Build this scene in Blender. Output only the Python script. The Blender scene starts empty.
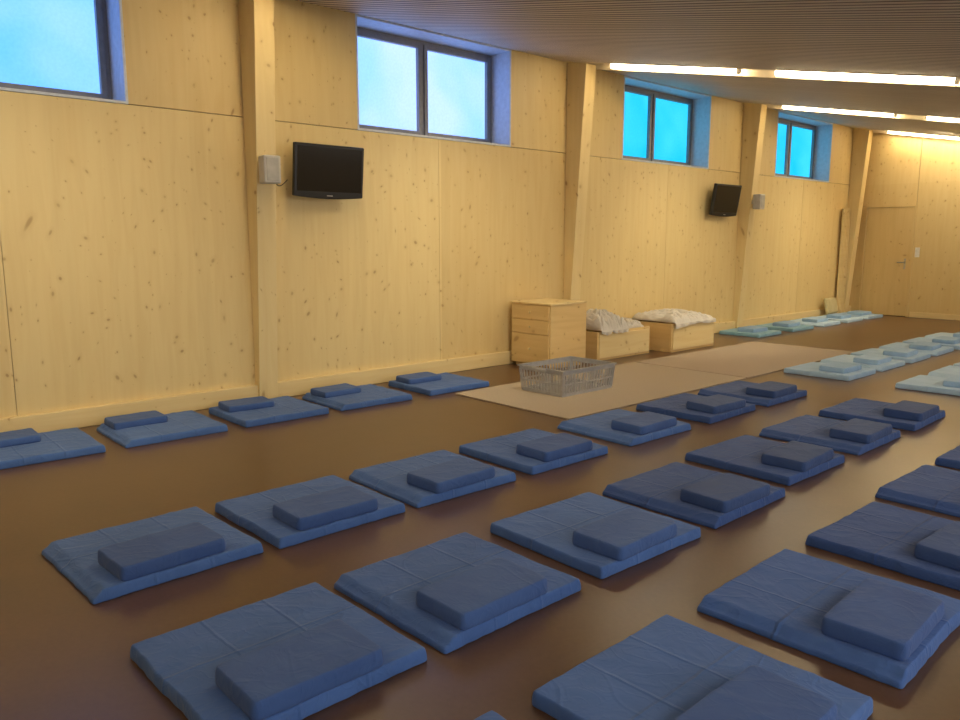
import bpy, bmesh, math, random
from mathutils import Vector, noise, Matrix, Euler
random.seed(7)
scene = bpy.context.scene
scene.view_settings.view_transform = 'Standard'
COL = scene.collection

# ------------------------------------------------------------------ helpers
class MB:
    def __init__(s): s.v=[]; s.f=[]
    def box(s,x0,x1,y0,y1,z0,z1):
        b=len(s.v)
        s.v += [(x0,y0,z0),(x1,y0,z0),(x1,y1,z0),(x0,y1,z0),(x0,y0,z1),(x1,y0,z1),(x1,y1,z1),(x0,y1,z1)]
        s.f += [tuple(b+i for i in q) for q in [(0,3,2,1),(4,5,6,7),(0,1,5,4),(1,2,6,5),(2,3,7,6),(3,0,4,7)]]
        return s
    def hexa(s,pts):
        b=len(s.v); s.v += [tuple(p) for p in pts]
        s.f += [tuple(b+i for i in q) for q in [(0,3,2,1),(4,5,6,7),(0,1,5,4),(1,2,6,5),(2,3,7,6),(3,0,4,7)]]
        return s
    def cyl(s,p,q,r,n=12,r2=None):
        p=Vector(p);q=Vector(q);d=(q-p).normalized();r2=r if r2 is None else r2
        a=d.orthogonal().normalized();c=d.cross(a);b=len(s.v)
        for k in range(n):
            t=2*math.pi*k/n;o=a*math.cos(t)+c*math.sin(t)
            s.v.append(tuple(p+o*r));s.v.append(tuple(q+o*r2))
        for k in range(n):
            k2=(k+1)%n;s.f.append((b+2*k,b+2*k2,b+2*k2+1,b+2*k+1))
        s.f.append(tuple(b+2*k for k in reversed(range(n))));s.f.append(tuple(b+2*k+1 for k in range(n)))
        return s
    def mesh(s,name,mat=None,smooth=False):
        m=bpy.data.meshes.new(name);m.from_pydata(s.v,[],s.f);m.update()
        bm=bmesh.new();bm.from_mesh(m);bmesh.ops.recalc_face_normals(bm,faces=bm.faces);bm.to_mesh(m);bm.free()
        if mat:m.materials.append(mat)
        if smooth:
            for p in m.polygons:p.use_smooth=True
        return m
    def obj(s,name,mat=None,bevel=0,smooth=False,parent=None,loc=(0,0,0)):
        o=bpy.data.objects.new(name,s.mesh(name,mat,smooth));COL.objects.link(o);o.location=loc
        if bevel:
            b=o.modifiers.new('bevel','BEVEL');b.width=bevel;b.segments=2;b.limit_method='ANGLE'
        if parent:o.parent=parent
        return o
def thing(o,label,cat,group=None):
    o["label"]=label;o["category"]=cat
    if group:o["group"]=group
    return o
def struct(o,label=None):
    o["kind"]="structure"
    if label:o["label"]=label
    return o

# ------------------------------------------------------------------ materials
class N:
    def __init__(s,name):
        s.m=bpy.data.materials.new(name);s.m.use_nodes=True;s.t=s.m.node_tree
        s.p=s.t.nodes['Principled BSDF'];s.out=s.t.nodes['Material Output']
    def n(s,typ,**kw):
        n=s.t.nodes.new(typ)
        for k,v in kw.items():
            if k in n.inputs.keys(): n.inputs[k].default_value=v
            else: setattr(n,k,v)
        return n
    def l(s,a,b): s.t.links.new(a,b)
    def math(s,op,a,b=None,c=None):
        n=s.t.nodes.new('ShaderNodeMath');n.operation=op
        for i,x in enumerate((a,b,c)):
            if x is None: continue
            if isinstance(x,(int,float)): n.inputs[i].default_value=x
            else: s.l(x,n.inputs[i])
        return n.outputs[0]
    def mix(s,f,a,b,blend='MIX'):
        n=s.t.nodes.new('ShaderNodeMix');n.data_type='RGBA';n.blend_type=blend
        for i,x in ((0,f),(6,a),(7,b)):
            if isinstance(x,(int,float)): n.inputs[i].default_value=x
            elif isinstance(x,tuple): n.inputs[i].default_value=(*x[:3],1)
            else: s.l(x,n.inputs[i])
        return n.outputs[2]
    def ramp(s,f,p):
        n=s.t.nodes.new('ShaderNodeValToRGB');e=n.color_ramp.elements
        while len(e)<len(p): e.new(.5)
        for el,(pos,c) in zip(e,p): el.position=pos;el.color=(*c[:3],1)
        s.l(f,n.inputs[0]);return n.outputs[0]
    def bump(s,h,strength=.3,dist=.01):
        n=s.t.nodes.new('ShaderNodeBump');n.inputs['Strength'].default_value=strength;n.inputs['Distance'].default_value=dist
        s.l(h,n.inputs['Height']);s.l(n.outputs[0],s.p.inputs['Normal'])
def simple(name,col,rough=.6,metal=0,nz=0.08,scale=20):
    m=N(name);tc=m.n('ShaderNodeTexCoord');no=m.n('ShaderNodeTexNoise',Scale=scale,Detail=3.0);m.l(tc.outputs['Object'],no.inputs['Vector'])
    c2=tuple(max(0,c*(1-nz*2)) for c in col)
    m.l(m.ramp(no.outputs['Fac'],[(.3,c2),(.7,col)]),m.p.inputs['Base Color'])
    m.p.inputs['Roughness'].default_value=rough;m.p.inputs['Metallic'].default_value=metal
    return m.m
def wood(name,light,dark,knots=True,horizontal=False,cell=True,rough=.5,kscale=5.6):
    m=N(name);g=m.n('ShaderNodeNewGeometry');sp=m.n('ShaderNodeSeparateXYZ');m.l(g.outputs['Position'],sp.inputs[0])
    a=m.math('ADD',sp.outputs[0],sp.outputs[1]);z=sp.outputs[2]
    if horizontal: a,z=z,a
    cg=m.n('ShaderNodeCombineXYZ');m.l(m.math('MULTIPLY',a,9),cg.inputs[0]);m.l(m.math('MULTIPLY',z,.7),cg.inputs[1])
    gr=m.n('ShaderNodeTexNoise',Scale=1.6,Detail=6.0,Distortion=.8);m.l(cg.outputs[0],gr.inputs['Vector'])
    col=m.ramp(gr.outputs['Fac'],[(.3,dark),(.62,light)])
    wn=m.n('ShaderNodeTexWhiteNoise',noise_dimensions='1D');m.l(m.math('FLOOR',m.math('MULTIPLY',a,7.5)),wn.inputs['W'])
    col=m.mix(.4,col,m.ramp(wn.outputs['Value'],[(0,tuple(c*.95 for c in light)),(1,light)]))
    if cell:
        w2=m.n('ShaderNodeTexWhiteNoise',noise_dimensions='2D')
        cc=m.n('ShaderNodeCombineXYZ');m.l(m.math('FLOOR',m.math('DIVIDE',m.math('SUBTRACT',sp.outputs[1],1.205),2.065)),cc.inputs[0])
        m.l(m.math('GREATER_THAN',sp.outputs[2],2.5),cc.inputs[1]);m.l(cc.outputs[0],w2.inputs['Vector'])
        col=m.mix(1.0,col,m.ramp(w2.outputs['Value'],[(0,(.89,.86,.82)),(1,(1,1,1))]),'MULTIPLY')
    if knots:
        wp=m.n('ShaderNodeTexNoise',Scale=1.3,Detail=1.0);m.l(g.outputs['Position'],wp.inputs['Vector'])
        sw=m.n('ShaderNodeSeparateColor');m.l(wp.outputs['Color'],sw.inputs[0])
        for sc,mx,off in ((kscale,.090,0.0),(kscale*.72,.065,7.3),(kscale*1.3,.080,3.1)):
            cv=m.n('ShaderNodeCombineXYZ')
            m.l(m.math('ADD',m.math('ADD',a,off),m.math('MULTIPLY',sw.outputs[0],.5)),cv.inputs[0])
            m.l(m.math('ADD',m.math('MULTIPLY',z,.8),m.math('MULTIPLY',sw.outputs[1],.5)),cv.inputs[1])
            vo=m.n('ShaderNodeTexVoronoi',voronoi_dimensions='2D',Scale=sc);m.l(cv.outputs[0],vo.inputs['Vector'])
            rnd=m.n('ShaderNodeSeparateColor');m.l(vo.outputs['Color'],rnd.inputs[0])
            rad=m.math('ADD',m.math('MULTIPLY',m.math('POWER',rnd.outputs[0],2.0),mx),.014)
            k=m.math('MAXIMUM',m.math('SUBTRACT',1.0,m.math('DIVIDE',vo.outputs['Distance'],rad)),0)
            on=m.math('GREATER_THAN',rnd.outputs[1],.40)
            kf=m.math('MULTIPLY',m.math('MULTIPLY',m.math('MINIMUM',m.math('MULTIPLY',k,1.8),1.0),m.math('ADD',m.math('MULTIPLY',rnd.outputs[2],.45),.32)),on)
            col=m.mix(kf,col,(.34,.17,.06))
            halo=m.math('MULTIPLY',m.math('MULTIPLY',m.math('MAXIMUM',m.math('SUBTRACT',1.0,m.math('DIVIDE',vo.outputs['Distance'],m.math('MULTIPLY',rad,2.6))),0),.3),on)
            col=m.mix(halo,col,(.55,.36,.14))
    m.l(col,m.p.inputs['Base Color']);m.p.inputs['Roughness'].default_value=rough
    return m.m
L=(.79,.625,.305);D=(.73,.545,.245)
M_wall=wood('spruce_panel',L,D)
M_post=wood('spruce_post',(.82,.66,.34),(.76,.59,.28),kscale=3.5,cell=False)
M_box=wood('spruce_box',(.72,.52,.235),(.62,.42,.17),kscale=3.5,cell=False,horizontal=True)
M_door=wood('door_spruce',(.70,.52,.235),(.63,.45,.185),kscale=4.5,cell=False)
M_base=wood('spruce_base',(.80,.64,.33),(.72,.54,.25),kscale=3,cell=False,horizontal=True)
M_reveal=simple('reveal_paint',(.66,.72,.80),.5)
M_gap=simple('joint_dark',(.30,.20,.085),.9)

def floor_mat():
    m=N('brown_linoleum');tc=m.n('ShaderNodeTexCoord')
    a=m.n('ShaderNodeTexNoise',Scale=2.2,Detail=7.0,Roughness=.7);b=m.n('ShaderNodeTexNoise',Scale=45.0,Detail=3.0)
    m.l(tc.outputs['Object'],a.inputs['Vector']);m.l(tc.outputs['Object'],b.inputs['Vector'])
    c=m.ramp(a.outputs['Fac'],[(.3,(.096,.049,.024)),(.7,(.122,.064,.032))])
    c=m.mix(.18,c,m.ramp(b.outputs['Fac'],[(.3,(.070,.035,.017)),(.7,(.15,.082,.042))]))
    m.l(c,m.p.inputs['Base Color'])
    m.p.inputs['Roughness'].default_value=.29
    return m.m
M_floor=floor_mat()
def ceil_mat():
    m=N('slatted_ceiling');tc=m.n('ShaderNodeTexCoord');sp=m.n('ShaderNodeSeparateXYZ');m.l(tc.outputs['Object'],sp.inputs[0])
    q=m.math('MULTIPLY',sp.outputs[1],14.0)
    f=m.math('FRACT',q)
    gap=m.math('LESS_THAN',m.math('ABSOLUTE',m.math('SUBTRACT',f,.5)),.17)
    wn=m.n('ShaderNodeTexWhiteNoise',noise_dimensions='1D');m.l(m.math('FLOOR',q),wn.inputs['W'])
    c=m.ramp(wn.outputs['Value'],[(0,(.68,.61,.53)),(1,(.78,.71,.62))])
    m.l(m.mix(gap,c,(.10,.08,.065)),m.p.inputs['Base Color']);m.p.inputs['Roughness'].default_value=.6
    return m.m
M_ceil=ceil_mat()
def fabric(name,base,dark,creases=True,bs=.5):
    m=N(name);tc=m.n('ShaderNodeTexCoord');oi=m.n('ShaderNodeObjectInfo')
    mp=m.n('ShaderNodeVectorMath',operation='ADD');m.l(tc.outputs['Object'],mp.inputs[0])
    sc=m.n('ShaderNodeVectorMath',operation='SCALE');sc.inputs['Scale'].default_value=37.0
    cx=m.n('ShaderNodeCombineXYZ');m.l(oi.outputs['Random'],cx.inputs[0]);m.l(oi.outputs['Random'],cx.inputs[1]);m.l(cx.outputs[0],sc.inputs[0]);m.l(sc.outputs[0],mp.inputs[1])
    a=m.n('ShaderNodeTexNoise',Scale=5.0,Detail=5.0,Roughness=.6);m.l(mp.outputs[0],a.inputs['Vector'])
    c=m.ramp(a.outputs['Fac'],[(.3,dark),(.7,base)])
    c=m.mix(1.0,c,m.ramp(oi.outputs['Random'],[(0,(.84,.87,.90)),(1,(1.10,1.07,1.02))]),'MULTIPLY')
    m.l(c,m.p.inputs['Base Color']);m.p.inputs['Roughness'].default_value=.85
    m.p.inputs['Sheen Weight'].default_value=.08
    tot=None
    for s_,wd,am,di in ((3.0,.055,.6,1.4),(8.0,.07,.32,1.8),(22.0,.12,.10,1.0)):
        w=m.n('ShaderNodeTexNoise',Scale=s_,Detail=1.5,Distortion=di);m.l(mp.outputs[0],w.inputs['Vector'])
        r=m.math('MULTIPLY',m.math('SUBTRACT',1.0,m.math('MINIMUM',m.math('DIVIDE',m.math('ABSOLUTE',m.math('SUBTRACT',w.outputs['Fac'],.5)),wd),1.0)),am)
        r=m.math('SMOOTH_MAX',r,0.0,.1)
        tot=r if tot is None else m.math('ADD',tot,r)
    if creases:
        sp=m.n('ShaderNodeSeparateXYZ');m.l(tc.outputs['Object'],sp.inputs[0])
        for ax,pos in ((0,-.06),(1,.13),(1,-.12)):
            wob=m.math('MULTIPLY',m.math('SUBTRACT',a.outputs['Fac'],.5),.02)
            d=m.math('ABSOLUTE',m.math('ADD',m.math('SUBTRACT',sp.outputs[ax],pos),wob))
            tot=m.math('ADD',tot,m.math('MULTIPLY',m.math('MAXIMUM',m.math('SUBTRACT',1.0,m.math('DIVIDE',d,.010)),0),1.5))
    m.bump(tot,bs,.006);return m.m
M_mat=fabric('blue_cotton',(.070,.158,.430),(.054,.128,.362))
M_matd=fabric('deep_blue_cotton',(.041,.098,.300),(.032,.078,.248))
M_cush=fabric('dark_blue_cotton',(.054,.120,.335),(.042,.096,.282),False,.38)
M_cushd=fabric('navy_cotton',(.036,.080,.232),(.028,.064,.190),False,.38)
M_teal=fabric('pale_ice_blue_cotton',(.43,.60,.80),(.35,.52,.71))
M_teal2=fabric('ice_blue_cotton',(.34,.51,.73),(.28,.44,.64),False)
M_teal3=fabric('blue_teal_cotton',(.27,.47,.60),(.21,.40,.52))
M_white=fabric('white_linen',(.74,.69,.62),(.64,.59,.52),False,.5)
M_tan=fabric('tan_linen',(.66,.56,.30),(.56,.46,.22),False)
M_rug=simple('beige_carpet',(.47,.39,.29),.95,0,.1,90)
M_rug2=simple('rose_beige_carpet',(.46,.37,.28),.95,0,.1,90)
M_black=simple('black_plastic',(.012,.012,.014),.35)
M_screen=simple('screen_glass',(.006,.006,.008),.15)
M_speaker=simple('light_grey_plastic',(.62,.60,.56),.5)
M_grille=simple('grille_grey',(.5,.49,.46),.7)
M_white_pl=simple('white_plastic',(.85,.84,.8),.4)
M_steel=simple('brushed_metal',(.5,.5,.5),.3,1)
M_basket=simple('silver_grey_plastic',(.50,.50,.51),.30,.35)
M_frame=simple('window_frame_paint',(.24,.24,.25),.45)

def emis(name,col,strength):
    m=N(name);e=m.n('ShaderNodeEmission');e.inputs[0].default_value=(*col,1);e.inputs[1].default_value=strength
    m.l(e.outputs[0],m.out.inputs[0]);return m.m
M_tube=emis('warm_tube',(1,.79,.48),34)
def pane(name,c1,c2,strength=1.0,lo=.35,hi=.65,sc=1.1):
    m=N(name);tc=m.n('ShaderNodeTexCoord');a=m.n('ShaderNodeTexNoise',Scale=sc,Detail=2.0,Distortion=.3);m.l(tc.outputs['Object'],a.inputs['Vector'])
    b=m.n('ShaderNodeTexNoise',Scale=40.0,Detail=2.0);m.l(tc.outputs['Object'],b.inputs['Vector'])
    e=m.n('ShaderNodeEmission');e.inputs[1].default_value=strength
    c=m.ramp(a.outputs['Fac'],[(lo,c1),(hi,c2)])
    c=m.mix(1.0,c,m.ramp(b.outputs['Fac'],[(.3,(.92,.94,.95)),(.7,(1,1,1))]),'MULTIPLY')
    m.l(c,e.inputs[0]);m.l(e.outputs[0],m.out.inputs[0]);return m.m
M_pane_blue=pane('frosted_pane_blue',(.06,.24,.72),(.14,.29,.72),3.0)
M_pane_pale=pane('frosted_pane_pale',(.15,.30,.72),(.23,.33,.72),3.0)
M_pane_cyan=pane('frosted_pane_cyan',(.006,.23,.44),(.020,.27,.46),3.1)

# ------------------------------------------------------------------ room shell
WX=-6.5; FY=15.9; RX=3.2; BY=-4.0
KS=.19
CZ=lambda x: 3.56-KS*(x+6.5)
XK=-0.9
f=MB().box(-7.2,RX+.2,BY-.2,FY+.2,-.1,0).obj('floor',M_floor);struct(f,"satin brown linoleum floor")
posts=[-.86,3.22,7.4,11.53,15.6]
wins=[(0.15,2.18),(4.3,6.37),(8.42,10.52),(12.55,14.62)]
SILL=2.5;TOP=3.56
back=MB()
back.box(-7.2,-6.53,BY,FY+.2,0,SILL-.02)
segs=[];y=BY
for a,b in wins: segs.append((y,a));y=b
segs.append((y,FY+.2))
for a,b in segs: back.box(-7.2,-6.53,a+.02 if a>BY else a,b-.02 if b<FY else b,SILL-.02,3.9)
back.box(-7.2,-6.53,BY,FY+.2,TOP+.02,3.95)
nb=len(back.f)
joints=sorted(posts+[p+2.085 for p in posts]+[BY,FY])
joints=[j for j in joints if BY<=j<=FY]
g=.002
for a,b in zip(joints[:-1],joints[1:]):
    back.box(-6.53,WX,a+g,b-g,0,SILL-.004)
for a,b in segs:
    js=[a]+[p for p in posts if a<p<b]+[b]
    for c,d in zip(js[:-1],js[1:]): back.box(-6.53,WX,c+(g if c!=a else 0),min(d,FY)-(g if d!=b else 0),SILL+.004,TOP+.3)
for a,b in wins: back.box(-6.53,WX,a,b,TOP+.005,TOP+.3)
wl=back.obj('wall_left',M_gap);wl.data.materials.append(M_wall)
for i,p in enumerate(wl.data.polygons): p.material_index=1 if i>=nb else 0
struct(wl,"spruce plywood wall panels with many knots")
k=0
for i,(a,b) in enumerate(wins):
    r=MB();t=.02
    r.box(-6.9,WX+.002,a,a+t,SILL,TOP);r.box(-6.9,WX+.002,b-t,b,SILL,TOP)
    r.box(-6.9,WX+.002,a+t,b-t,SILL,SILL+t);r.box(-6.9,WX+.002,a+t,b-t,TOP-t,TOP)
    k+=1;struct(r.obj(f'trim_{k}',M_reveal),"white window reveal lining")
    fr=MB();x0,x1=-6.86,-6.80;a2,b2=a+t,b-t;z0,z1=SILL+t,TOP-t;fw=.035
    def rect(m,x0,x1,y0,y1,z0,z1,w):
        m.box(x0,x1,y0,y0+w,z0,z1);m.box(x0,x1,y1-w,y1,z0,z1);m.box(x0,x1,y0+w,y1-w,z0,z0+w);m.box(x0,x1,y0+w,y1-w,z1-w,z1)
    rect(fr,x0,x1,a2,b2,z0,z1,fw)
    mid=(a2+b2)/2
    fr.box(x0,x1,mid-.015,mid+.015,z0+fw,z1-fw)
    wo=fr.obj(f'window_{i+1}',M_frame,bevel=.004);struct(wo,"grey framed double window with frosted film")
    for (ya,yb) in ((a2+fw+.003,mid-.018),(mid+.018,b2-fw-.003)):
        sa=MB();rect(sa,x0+.01,x1+.015,ya,yb,z0+fw+.003,z1-fw-.003,.045)
        so=sa.obj('sash',M_frame,bevel=.004,parent=wo)
        gl=MB().box(x0+.02,x0+.03,ya+.045,yb-.045,z0+fw+.048,z1-fw-.048).obj('pane',(M_pane_blue,M_pane_pale,M_pane_cyan,M_pane_cyan)[i],parent=so)
wf=MB();wf.box(-7.2,RX+.2,FY+.02,FY+.2,0,3.9)
nb=len(wf.f)
xs=[-6.5,-5.40,-3.9,-2.4,-.9,.6,2.1,RX]
wf.box(-6.5,-6.30,FY,FY+.02,0,2.1-g)
for a,b in zip(xs[:-1],xs[1:]):
    wf.box(a+g*2,b-g*2,FY,FY+.02,2.1+g if a<-6 else 0,3.7)
wf=wf.obj('wall_far',M_gap);wf.data.materials.append(M_wall)
for i,p in enumerate(wf.data.polygons): p.material_index=1 if i>=nb else 0
struct(wf,"spruce panelled end wall")
struct(MB().box(RX,RX+.2,BY,FY+.02,0,2.7).obj('wall_right',M_wall),"spruce panelled wall")
struct(MB().box(-7.2,RX+.2,BY-.2,BY,0,3.9).obj('wall_back',M_wall),"spruce panelled wall")
for p in posts:
    k+=1;hw=.09
    zt0=CZ(WX)+.0;zt1=CZ(-6.20)
    m=MB().hexa([(WX,p-hw,0),(-6.425,p-hw,0),(-6.425,p+hw,0),(WX,p+hw,0),
                 (WX,p-hw,zt0),(-6.20,p-hw,zt1),(-6.20,p+hw,zt1),(WX,p+hw,zt0)])
    struct(m.obj(f'trim_{k}',M_post,bevel=.004),"laminated spruce column")
struct(MB().box(WX,-6.45,BY,FY,0,.15).obj('baseboard_left',M_base,bevel=.006),"spruce plinth board")
struct(MB().box(-5.36,RX,FY-.02,FY,0,.1).obj('baseboard_far',M_base,bevel=.004),"spruce plinth board")
ce=MB()
def slab(mb,x0,x1,y0,y1,o0,o1):
    mb.hexa([(x0,y0,CZ(x0)+o0),(x1,y0,CZ(x1)+o0),(x1,y1,CZ(x1)+o0),(x0,y1,CZ(x0)+o0),
             (x0,y0,CZ(x0)+o1),(x1,y0,CZ(x1)+o1),(x1,y1,CZ(x1)+o1),(x0,y1,CZ(x0)+o1)])
SH=.17
ed=[BY]
for p in posts: ed+= [p-SH,p+SH]
ed.append(FY)
for a,b in zip(ed[::2],ed[1::2]): slab(ce,WX,XK,a,b,0,.14)
for p in posts: slab(ce,WX,XK,p-SH,p+SH,.14,.18)
zf=CZ(XK);ce.box(XK,RX,BY,FY,zf,zf+.14)
struct(ce.obj('ceiling',M_ceil),"sloping ceiling of narrow wooden slats")
M_trough=wood('trough_wood',(.82,.73,.54),(.76,.66,.46),knots=False,cell=False)
for p in posts:
    k+=1;m=MB()
    slab(m,WX+.0,XK,p-SH-.015,p-SH+.012,-.004,.13);slab(m,WX+.0,XK,p+SH-.015,min(p+SH+.03,FY-.001),-.035,.13)
    struct(m.obj(f'trim_{k}',M_trough),"light wooden lip of the ceiling light slot")
    for x,x2 in ((-5.9,-4.3),(-3.88,-2.3)):
        zc=.0;dy=.02
        A=Vector((x,p+dy,CZ(x)+zc));B=Vector((x2,p+dy,CZ(x2)+zc))
        tb=MB().cyl(A,B,.033,14).obj('tube_lamp',M_tube,smooth=True)
        thing(tb,"glowing warm white fluorescent tube in a ceiling slot","lamp","tube lamps in the ceiling slots")
        for q,s in ((A,1),(B,-1)):
            d=(B-A).normalized()*s
            MB().cyl(q-d*.02,q,.035,12).obj('end_cap',M_white_pl,parent=tb)
        o0,o1=.034,.127
        A0=Vector((x,p+dy,CZ(x)));B0=Vector((x2,p+dy,CZ(x2)))
        MB().hexa([tuple(v) for v in [A0+Vector((0,-.03,o0)),B0+Vector((0,-.03,o0)),B0+Vector((0,.03,o0)),A0+Vector((0,.03,o0)),A0+Vector((0,-.03,o1)),B0+Vector((0,-.03,o1)),B0+Vector((0,.03,o1)),A0+Vector((0,.03,o1))]]).obj('housing',M_white_pl,parent=tb)
dr=MB().box(-6.27,-5.43,FY-.015,FY+.02,.012,2.06).obj('door_1',M_door,bevel=.004);struct(dr,"flush spruce door")
h=MB();h.cyl((-5.52,FY-.015,1.03),(-5.52,FY-.07,1.03),.01);h.cyl((-5.52,FY-.065,1.03),(-5.64,FY-.065,1.03),.009);h.box(-5.535,-5.505,FY-.022,FY-.015,.9,1.1)
h.obj('handle',M_steel,parent=dr)
k+=1
struct(MB().box(-6.31,-6.275,FY-.03,FY+.02,0,2.1).box(-5.425,-5.39,FY-.03,FY+.02,0,2.1).box(-6.275,-5.425,FY-.03,FY+.02,2.065,2.1).obj(f'trim_{k}',M_wall,bevel=.003),"spruce door frame")
sw=MB().box(-5.36,-5.28,FY-.012,FY,1.13,1.31).obj('light_switch',M_white_pl,bevel=.003);thing(sw,"white double light switch beside the door","light switch")
MB().box(-5.345,-5.295,FY-.017,FY-.012,1.235,1.29).obj('rocker',M_white_pl,parent=sw)
MB().box(-5.345,-5.295,FY-.017,FY-.012,1.15,1.205).obj('rocker',M_white_pl,parent=sw)
sp=MB()
sp.box(-6.449,-6.440,15.16,15.48,0,2.05)
for i in range(5): sp.box(-6.440,-6.415,15.165+i*.064,15.195+i*.064,.02,2.03)
thing(sp.obj('slatted_panel',M_base,bevel=.002),"pale slatted wooden panel standing by the end wall","panel")

# ------------------------------------------------------------------ mats and cushions
def sst(a,b,x):
    t=min(1,max(0,(x-a)/(b-a)));return t*t*(3-2*t)
def pad_mesh(name,w,d,h,mat,seed,rc=.04,re=.03,hm=.4,n=34,wr=.004,dome=.0,outl=.006,wedge=0,pw=2.0,lip=0,flap=0,skirt=0,sag=.05):
    def axis(L):
        e=re/L*2
        core=[-1+e+(2-2*e)*i/(n-1) for i in range(n)]
        edge=[0,.04,.15,.32,.55,.78]
        return [-1+e*t for t in edge]+core+[1-e*t for t in reversed(edge)]
    U=axis(w);V=axis(d);nu,nv=len(U),len(V)
    verts=[];faces=[];so=Vector((seed*13.7,seed*5.1,0))
    def place(u,v,top):
        x=u*w/2;y=v*d/2;ax,ay=w/2-rc,d/2-rc
        dist=min(w/2-abs(x),d/2-abs(y))
        if abs(x)>ax and abs(y)>ay:
            a=(abs(x)-ax)/rc;b=(abs(y)-ay)/rc
            A=a*math.sqrt(1-b*b/2);B=b*math.sqrt(1-a*a/2)
            x=math.copysign(ax+A*rc,x);y=math.copysign(ay+B*rc,y);dist=rc*(1-math.hypot(A,B))
        e=min(1,max(0,dist/re));pr=max(0,1-(1-e)**pw)**(1/pw)
        P=Vector((x,y,0))
        H=h+dome*(1-u*u)*(1-v*v)-wedge*u*h
        H-= sag*h*max(0,noise.noise(Vector((x*6,y*6,seed*2.7))))*(1-min(1,dist/.10))
        if flap:
            fy=(v+1)*d/2
            H*= .45+.55*sst(.012,.045,fy+.010*noise.noise(Vector((x*9,seed,0))))
        mid=H*hm
        if top: z=mid+(H-mid)*pr
        else: z=mid*(1-pr)
        nn=noise.noise(P*4+so);n2=noise.noise(P*9+so*2)
        rid=max(0,1-abs(noise.noise(P*3.2+so*3))*7);rid2=max(0,1-abs(noise.noise(P*7+so*4))*5)
        if top: z+=(nn*.8+n2*.5+rid*1.1+rid2*.6)*wr*pr
        ang=noise.noise(Vector((x*5,y*5,seed*7.0)));an2=noise.noise(Vector((x*24,y*24,z*14+seed*7.0)))
        edge=max(0,1-dist/.08)
        if dist<=.1:
            cor=(abs(u)*abs(v))**6*lip
            low=skirt*(1-min(1,z/h))*(.5+.9*noise.noise(Vector((x*14,y*14,seed))))*edge
            x+=math.copysign(1,x)*((ang*outl+an2*outl*.6)*edge*(abs(u)>.8)+cor+low*(abs(u)>.8))
            y+=math.copysign(1,y)*((ang*outl+an2*outl*.6)*edge*(abs(v)>.8)+cor+low*(abs(v)>.8))
        return (x,y,max(z,0))
    for top in (True,False):
        for j in range(nv):
            for i in range(nu): verts.append(place(U[i],V[j],top))
    for t in range(2):
        b=t*nu*nv
        for j in range(nv-1):
            for i in range(nu-1):
                q=(b+j*nu+i,b+j*nu+i+1,b+(j+1)*nu+i+1,b+(j+1)*nu+i)
                faces.append(q if t==0 else q[::-1])
    m=bpy.data.meshes.new(name);m.from_pydata(verts,[],faces)
    bm=bmesh.new();bm.from_mesh(m)
    bmesh.ops.remove_doubles(bm,verts=bm.verts,dist=.0004)
    bmesh.ops.recalc_face_normals(bm,faces=bm.faces)
    bm.to_mesh(m);bm.free();m.materials.append(mat)
    for p in m.polygons:p.use_smooth=True
    return m
MH=.052
def mats(mat,base,cnt=5,n=48): return [pad_mesh('floor_mat',.705,.745,MH,mat,s+base,rc=.014,re=.010,wr=.0024,dome=.001,outl=.005,hm=.20,lip=.002,n=n,pw=2.6,flap=(s%2==1),skirt=.004,sag=.06) for s in range(cnt)]
matM=mats(M_mat,0,6);matD=mats(M_matd,7,4)
def cus(mat,base,w,d,h,c,n=26): return [pad_mesh('seat_cushion',w,d,h,mat,s+base,rc=.026,re=.011,wr=.0015,dome=.001,outl=.0025,n=n,hm=.32,wedge=.04,pw=2.4,lip=.0,skirt=.001,sag=.02) for s in range(c)]
cuM=cus(M_cush,20,.285,.47,.066,5);cuD=cus(M_cushd,26,.285,.47,.066,3);cuW=cus(M_cush,30,.26,.40,.052,3)
tM=mats(M_teal,40,2,20);tG=mats(M_teal3,44,1,20)
tC=cus(M_teal2,50,.28,.44,.06,2,14)
cnt=[0]
def add(name,me,x,y,z,rz,label,cat,group,sc=(1,1,1)):
    o=bpy.data.objects.new(name,me);COL.objects.link(o);o.location=(x,y,z);o.rotation_euler=(0,0,math.radians(rz));o.scale=sc
    return thing(o,label,cat,group)
LM="blue cotton covered square meditation mat on the brown floor"
LC="dark blue rectangular cushion lying on a blue mat"
LMw="blue cotton covered meditation mat beside the wooden wall"
LCw="dark blue cushion lying on a mat beside the wall"
R=random.Random(3)
def place(x,y,dx=.2,dy=-.03,rz=None,w=0,teal=False,green=False,scx=1,scy=1,crz=None,deep=False):
    i=cnt[0];cnt[0]+=1
    r=R.uniform(-1.5,1.5) if rz is None else rz
    if teal or green:
        add('floor_mat',(tG[0] if green else tM[i%2]),x,y,0,r,"blue-teal cotton meditation mat beside the wall" if green else "pale ice-blue cotton meditation mat on the brown floor","floor mat","pale blue meditation mats",(scx,scy,1))
        add('seat_cushion',tC[i%2],x+dx,y+dy,MH-.002,r+R.uniform(-3,3),"ice-blue rectangular cushion lying on a pale mat","cushion","pale blue cushions")
    else:
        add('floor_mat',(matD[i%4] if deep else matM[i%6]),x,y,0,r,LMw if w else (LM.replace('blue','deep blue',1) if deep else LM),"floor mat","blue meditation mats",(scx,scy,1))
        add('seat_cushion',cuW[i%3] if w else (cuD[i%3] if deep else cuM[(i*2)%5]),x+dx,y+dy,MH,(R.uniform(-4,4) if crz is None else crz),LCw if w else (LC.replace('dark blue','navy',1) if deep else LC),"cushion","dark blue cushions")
for y,dx in ((1.19,-.17),(2.07,-.17),(2.96,-.14),(3.84,-.15),(4.81,-.16)):
    place(-5.92,y,dx,-.13,w=1,scx=.98)
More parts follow.
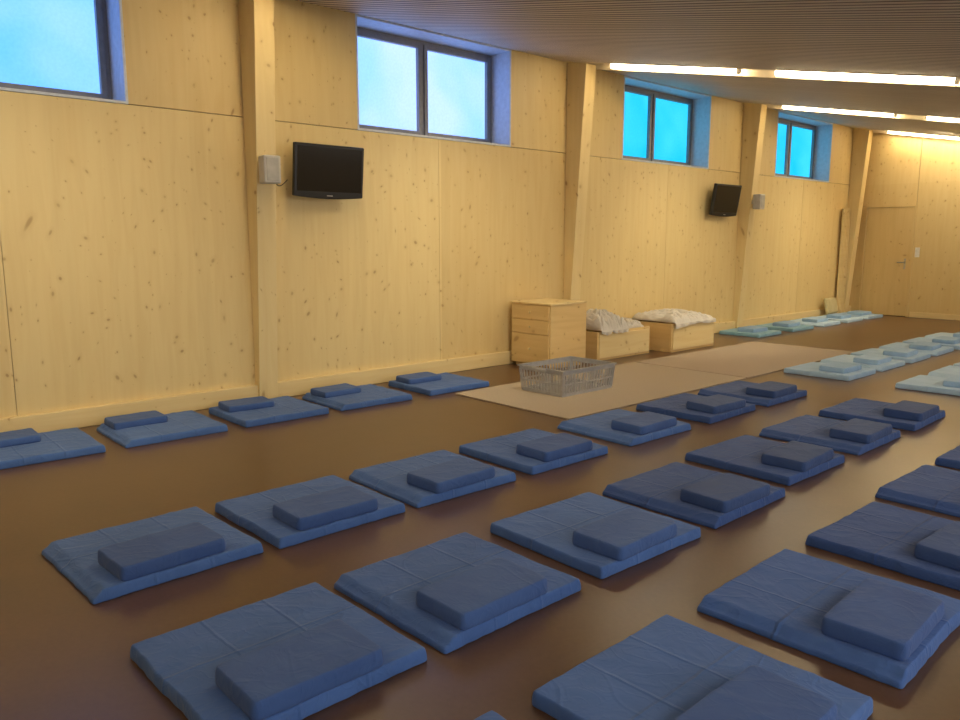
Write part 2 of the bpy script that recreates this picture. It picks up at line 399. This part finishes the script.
for y,dx,dy,rz in ((1.17,.2,-.02,2),(2.0,.2,-.02,1),(2.84,.21,-.02,-1),(3.73,.2,0,0),(4.74,.19,0,-1),(5.75,.19,0,1),(6.70,.19,0,0)):
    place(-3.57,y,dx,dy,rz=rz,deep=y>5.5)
for y,dy in ((1.16,-.03),(1.98,-.05),(2.88,-.04),(3.76,-.03),(4.72,0),(5.70,0),(6.69,0)):
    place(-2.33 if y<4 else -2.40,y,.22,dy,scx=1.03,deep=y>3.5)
for y in (1.1,2.0,2.94,3.9,4.87,5.84,6.8):
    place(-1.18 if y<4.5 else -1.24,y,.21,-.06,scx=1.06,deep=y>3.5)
for y in (8.48,9.34,10.2,11.06,11.92,12.78):
    place(-3.62,y,.12,-.02,teal=True,scy=.93)
for y in (8.46,9.35,10.2):
    place(-2.46,y,.15,0,teal=True,scy=.95)
for n_,y in enumerate((11.15,12.25,13.3,14.25,15.15)):
    place(-6.03,y,.04,0,teal=True,green=(n_<2),scx=.95,scy=.93)

rg=MB().box(-5.50,-4.06,4.66,7.48,0,.012).obj('rug',M_rug,bevel=.004);thing(rg,"flat beige carpet piece under the grey crate","rug")
rg=MB().box(-5.50,-4.06,7.5,10.3,0,.012).obj('rug',M_rug2,bevel=.004);thing(rg,"flat rose-beige carpet piece beside the wooden boxes","rug")

# ------------------------------------------------------------------ cabinet
X0,X1,Y0,Y1=-6.42,-5.80,6.32,6.93
c=MB().box(X0,X1,Y0,Y1,.04,.73).box(X0+.04,X1-.04,Y0+.04,Y1-.04,0,.04).obj('cabinet',M_box,bevel=.004);thing(c,"spruce drawer cabinet standing against the wall","cabinet")
MB().box(X0-.0,X1+.012,Y0-.018,Y1,.73,.75).obj('cabinet_top',M_base,bevel=.004,parent=c)
for z0,z1 in ((.05,.385),(.395,.55),(.56,.715)):
    d=MB().box(X0+.02,X1-.02,Y0-.016,Y0,z0,z1).obj('drawer',M_box,bevel=.003,parent=c)
    MB().cyl(((X0+X1)/2,Y0-.016,(z0+z1)/2),((X0+X1)/2,Y0-.034,(z0+z1)/2),.012).obj('knob',M_base,parent=d)
def crate(x0,x1,y0,y1,h,label,t=.02):
    b=MB();b.box(x0,x1,y0,y1,.0,.03)
    b.box(x0,x0+t,y0,y1,.03,h);b.box(x1-t,x1,y0,y1,.03,h);b.box(x0+t,x1-t,y0,y0+t,.03,h);b.box(x0+t,x1-t,y1-t,y1,.03,h)
    o=b.obj('storage_box',M_box,bevel=.003);thing(o,label,"storage box")
    MB().box(x1,x1+.012,y0+.03,y1-.03,.03,h-.03).obj('front_board',M_base,bevel=.003,parent=o)
    return o
crate(-6.42,-5.88,7.24,8.30,.35,"low spruce storage box holding crumpled white cloths")
crate(-6.42,-5.70,8.52,9.55,.37,"low spruce storage box with folded white blankets")
def heap(name,xa,xb,ya,yb,rim,peak,drop,seed,label,n=80,cr=.03):
    vs=[];fs=[]
    for j in range(n):
        for i in range(n):
            s=i/(n-1);v=-1+2*j/(n-1)
            fd=.22 if drop else 0
            P=Vector((s*2.2,v*1.8,seed*4.2))
            vy=max(0,1-abs(v)**7)**.5
            lump=(.80+.4*noise.noise(P*1.1))
            W=P+Vector((noise.noise(P*1.5),noise.noise(P*1.5+Vector((5,5,5))),0))*.5
            ridge=(.5-abs(noise.noise(W*2.4))*1.8)+.7*(.5-abs(noise.noise(W*5.1))*1.8)+.35*(.5-abs(noise.noise(W*9))*1.8)
            if s<=1-fd:
                t=s/(1-fd);x=xa+(xb-xa)*t
                px=min(1,max(0,1-(2*t-1)**8))**.5
                z=rim+max(0,(peak-rim)*lump*vy*px+cr*ridge*vy*px)
            else:
                q=(s-(1-fd))/fd;dd=drop*(.75+.6*noise.noise(Vector((v*2.5,seed,3))))
                x=xb+.012*min(1,q*4)+.010*math.sin(v*16+seed)*q+.004
                z=rim-dd*q+.004
            y=(ya+yb)/2+v*(yb-ya)/2*(1+.08*noise.noise(Vector((s*3,seed*3,v))))
            vs.append((x,y,z))
    for j in range(n-1):
        for i in range(n-1): fs.append((j*n+i,j*n+i+1,(j+1)*n+i+1,(j+1)*n+i))
    m=bpy.data.meshes.new(name);m.from_pydata(vs,[],fs);m.materials.append(M_white)
    for p in m.polygons:p.use_smooth=True
    o=bpy.data.objects.new(name,m);COL.objects.link(o)
    sm=o.modifiers.new('smooth','SMOOTH');sm.factor=.5;sm.iterations=1
    s=o.modifiers.new('s','SOLIDIFY');s.thickness=.005;s.offset=1
    return thing(o,label,"blanket")
heap('blanket',-6.36,-5.862,7.28,7.80,.362,.54,.06,1.0,"crumpled white cloth heaped in a low wooden box",cr=.07)
heap('blanket',-6.36,-5.93,7.84,8.24,.33,.41,0,2.3,"crumpled off-white cloth in a low wooden box",cr=.05)
heap('blanket',-6.38,-5.682,8.56,9.50,.382,.47,.08,3.6,"white sheet spread over folded blankets in a box",cr=.05)

# ------------------------------------------------------------------ plastic crate (laundry basket)
def basket(cx,cy,z0,w,d,h):
    m=MB();fl=.018
    hw,hd=w/2,d/2
    def ring(o,z_,th,hh):
        a,b=hw+o,hd+o
        m.box(cx-a,cx+a,cy-b,cy-b+th,z0+z_,z0+z_+hh);m.box(cx-a,cx+a,cy+b-th,cy+b,z0+z_,z0+z_+hh)
        m.box(cx-a,cx-a+th,cy-b+th,cy+b-th,z0+z_,z0+z_+hh);m.box(cx+a-th,cx+a,cy-b+th,cy+b-th,z0+z_,z0+z_+hh)
    ring(0,h-.045,.008,.045);ring(.014,h-.014,.024,.014)
    ring(-fl*.5,h*.42,.009,.014);ring(-fl,0,.010,.03)
    def slat(axis,s,c,wd):
        pts=[]
        for z_,o in ((.02,-fl),(h-.03,0)):
            if axis=='x':
                xo=cx+s*(hw+o);xi=xo-s*.006;cc=cy+c*(hd+o)
                pts.append([(xo,cc-wd,z0+z_),(xi,cc-wd,z0+z_),(xi,cc+wd,z0+z_),(xo,cc+wd,z0+z_)])
            else:
                yo=cy+s*(hd+o);yi=yo-s*.006;cc=cx+c*(hw+o)
                pts.append([(cc-wd,yo,z0+z_),(cc-wd,yi,z0+z_),(cc+wd,yi,z0+z_),(cc+wd,yo,z0+z_)])
        m.hexa(pts[0]+pts[1])
    for s in (-1,1):
        nl=18
        for i in range(nl+1): slat('x',s,-.97+1.94*i/nl,.0075 if i%18 else .018)
        nl=13
        for i in range(nl+1): slat('y',s,-.96+1.92*i/nl,.0075 if i%13 else .018)
    a,b=hw-fl,hd-fl
    for i in range(20):
        y=cy-b+.015+(2*b-.03)*i/19;m.box(cx-a+.005,cx+a-.005,y-.007,y+.007,z0+.006,z0+.012)
    for i in range(8):
        x=cx-a+.01+(2*a-.02)*i/7;m.box(x-.006,x+.006,cy-b+.005,cy+b-.005,z0,z0+.006)
    o=m.obj('laundry_basket',M_basket);thing(o,"grey plastic laundry crate with slotted sides on the carpet","basket")
    for v in (-1,1):
        ya,yb=sorted((cy+v*(hd+.014),cy+v*(hd+.035)))
        MB().box(cx-.09,cx+.09,ya,yb,z0+h-.03,z0+h-.004).obj('handle',M_basket,bevel=.006,parent=o)
basket(-4.93,5.62,.012,.56,.76,.25)

# ------------------------------------------------------------------ TVs + speakers
def tv(x,y,z,tilt,rz,label):
    root=bpy.data.objects.new('television',None);COL.objects.link(root);root.location=(x,y,z)
    thing(root,label,"television","wall mounted televisions")
    e=Euler((0,math.radians(tilt),math.radians(rz)))
    W,H=.72,.48
    def ch(mb,name,mat,bev=0,rot=True):
        o=mb.obj(name,mat,bevel=bev,parent=root)
        if rot:o.rotation_euler=e
        return o
    b=MB()
    n=16;top=[(-W/2,H/2),(W/2,H/2)];low=[(W/2-W*i/n,-H/2+.018-.018*math.sin(math.pi*i/n)) for i in range(n+1)]
    ol=top+low
    for xx in (-.03,.02): b.v+=[(xx,yy,zz) for yy,zz in ol]
    m_=len(ol);b.f.append(tuple(range(m_)));b.f.append(tuple(range(2*m_-1,m_-1,-1)))
    for i in range(m_): b.f.append((i,(i+1)%m_,m_+(i+1)%m_,m_+i))
    ch(b,'housing',M_black,.010)
    ch(MB().box(.02,.0215,-W/2+.025,W/2-.025,-H/2+.065,H/2-.025),'screen',M_screen)
    ch(MB().box(-.06,-.03,-.22,.22,-.15,.15),'back_cover',M_black,.01)
    ch(MB().box(.02,.022,-.03,.03,-H/2+.026,-H/2+.033),'badge',M_speaker)
    a=MB();dx=WX-x-.003
    a.box(dx,dx+.02,-.08,.08,-.1,.1);a.box(dx+.02,-.05,-.02,.02,-.03,.03)
    ch(a,'wall_bracket',M_black,0,rot=False)
    return root
tv(-6.27,3.83,2.06,6,0,"black flat television mounted on the wall beside a column")
tv(-6.34,10.78,2.04,9,0,"black flat television mounted on the wall by the far window")
def speaker(x,y,z,rz,w=.15,h=.23,d=.13):
    o=MB().box(-d/2,d/2,-w/2,w/2,-h/2,h/2).obj('wall_speaker',M_speaker,bevel=.012,loc=(x,y,z));o.rotation_euler=(0,0,math.radians(rz))
    thing(o,"small light grey loudspeaker mounted on a wooden column","loudspeaker","wall loudspeakers")
    MB().box(d/2,d/2+.006,-w/2+.02,w/2-.02,-h/2+.02,h/2-.02).obj('speaker_grille',M_grille,bevel=.003,parent=o)
    MB().box(-d/2-.06,-d/2,-.03,.03,-.03,.03).obj('mount',M_speaker,parent=o)
speaker(-6.19,3.20,2.04,-5);speaker(-6.19,11.5,2.04,0)
cb=MB();P0,P1,P2=Vector((-6.26,3.285,1.99)),Vector((-6.42,3.37,1.86)),Vector((-6.36,3.455,1.98))
pts=[P0*(1-t)**2+P1*2*t*(1-t)+P2*t*t for t in [i/12 for i in range(13)]]
for a,b in zip(pts[:-1],pts[1:]): cb.cyl(a,b,.004,6)
thing(cb.obj('cable',M_black),"thin black cable between loudspeaker and television","cable")

lc=pad_mesh('seat_cushion',.30,.42,.07,M_tan,71,rc=.04,re=.03,n=14,dome=.01)
o=add('seat_cushion',lc,-6.37,14.68,.215,0,"tan cushion leaning upright against the wooden wall","cushion",None);o.rotation_euler=(0,math.radians(78),0)

# ------------------------------------------------------------------ lights
def area(name,loc,rot,sx,sy,power,col):
    l=bpy.data.lights.new(name,'AREA');l.shape='RECTANGLE';l.size=sx;l.size_y=sy;l.energy=power;l.color=col
    o=bpy.data.objects.new(name,l);COL.objects.link(o);o.location=loc;o.rotation_euler=rot;return o
for y,pw in ((-2,14),(1.2,34),(5,56),(9,80),(13,105)): area('room_fill',(1.6,y,2.4),(0,math.radians(25),0),1.2,2.5,pw,(1,.90,.76))  # added fill lamps out of view, not fixtures of the hall
area('daylight_fill',(3.1,2,1.4),(0,math.radians(90),0),1.6,8,85,(.82,.91,1))  # added cool side fill; the right wall has no window
def spot(loc,rot,en,size=90):
    l=bpy.data.lights.new('wall_fill_spot','SPOT');l.energy=en;l.spot_size=math.radians(size);l.spot_blend=1;l.shadow_soft_size=.15;l.color=(1,.88,.64)  # warm spot added as fill, with no fixture behind it
    o=bpy.data.objects.new('wall_fill_spot',l);COL.objects.link(o);o.location=loc;o.rotation_euler=rot
for y,en in ((1.2,120),(5.3,150),(9.5,165),(13.6,170)):
    spot((-4.2,y,CZ(-4.2)-.06),(0,math.radians(42),0),en)  # unseen spots added to brighten the left wall
spot((-4.6,14.3,CZ(-4.6)-.06),(math.radians(72),0,0),75,110)  # extra spot added to make the end wall glow
wd=bpy.data.worlds.new('world');scene.world=wd;wd.use_nodes=True
bg=wd.node_tree.nodes['Background'];sk=wd.node_tree.nodes.new('ShaderNodeTexSky');sk.sky_type='HOSEK_WILKIE'
wd.node_tree.links.new(sk.outputs[0],bg.inputs[0]);bg.inputs[1].default_value=.6

# ------------------------------------------------------------------ camera
cd=bpy.data.cameras.new('camera');cam=bpy.data.objects.new('camera',cd);COL.objects.link(cam)
cd.sensor_width=36;cd.lens=36*772/960;cd.clip_start=.05
cam.location=(0,0,1.45);cam.rotation_euler=(math.radians(90-8.84),0,math.radians(47.8))
scene.camera=cam
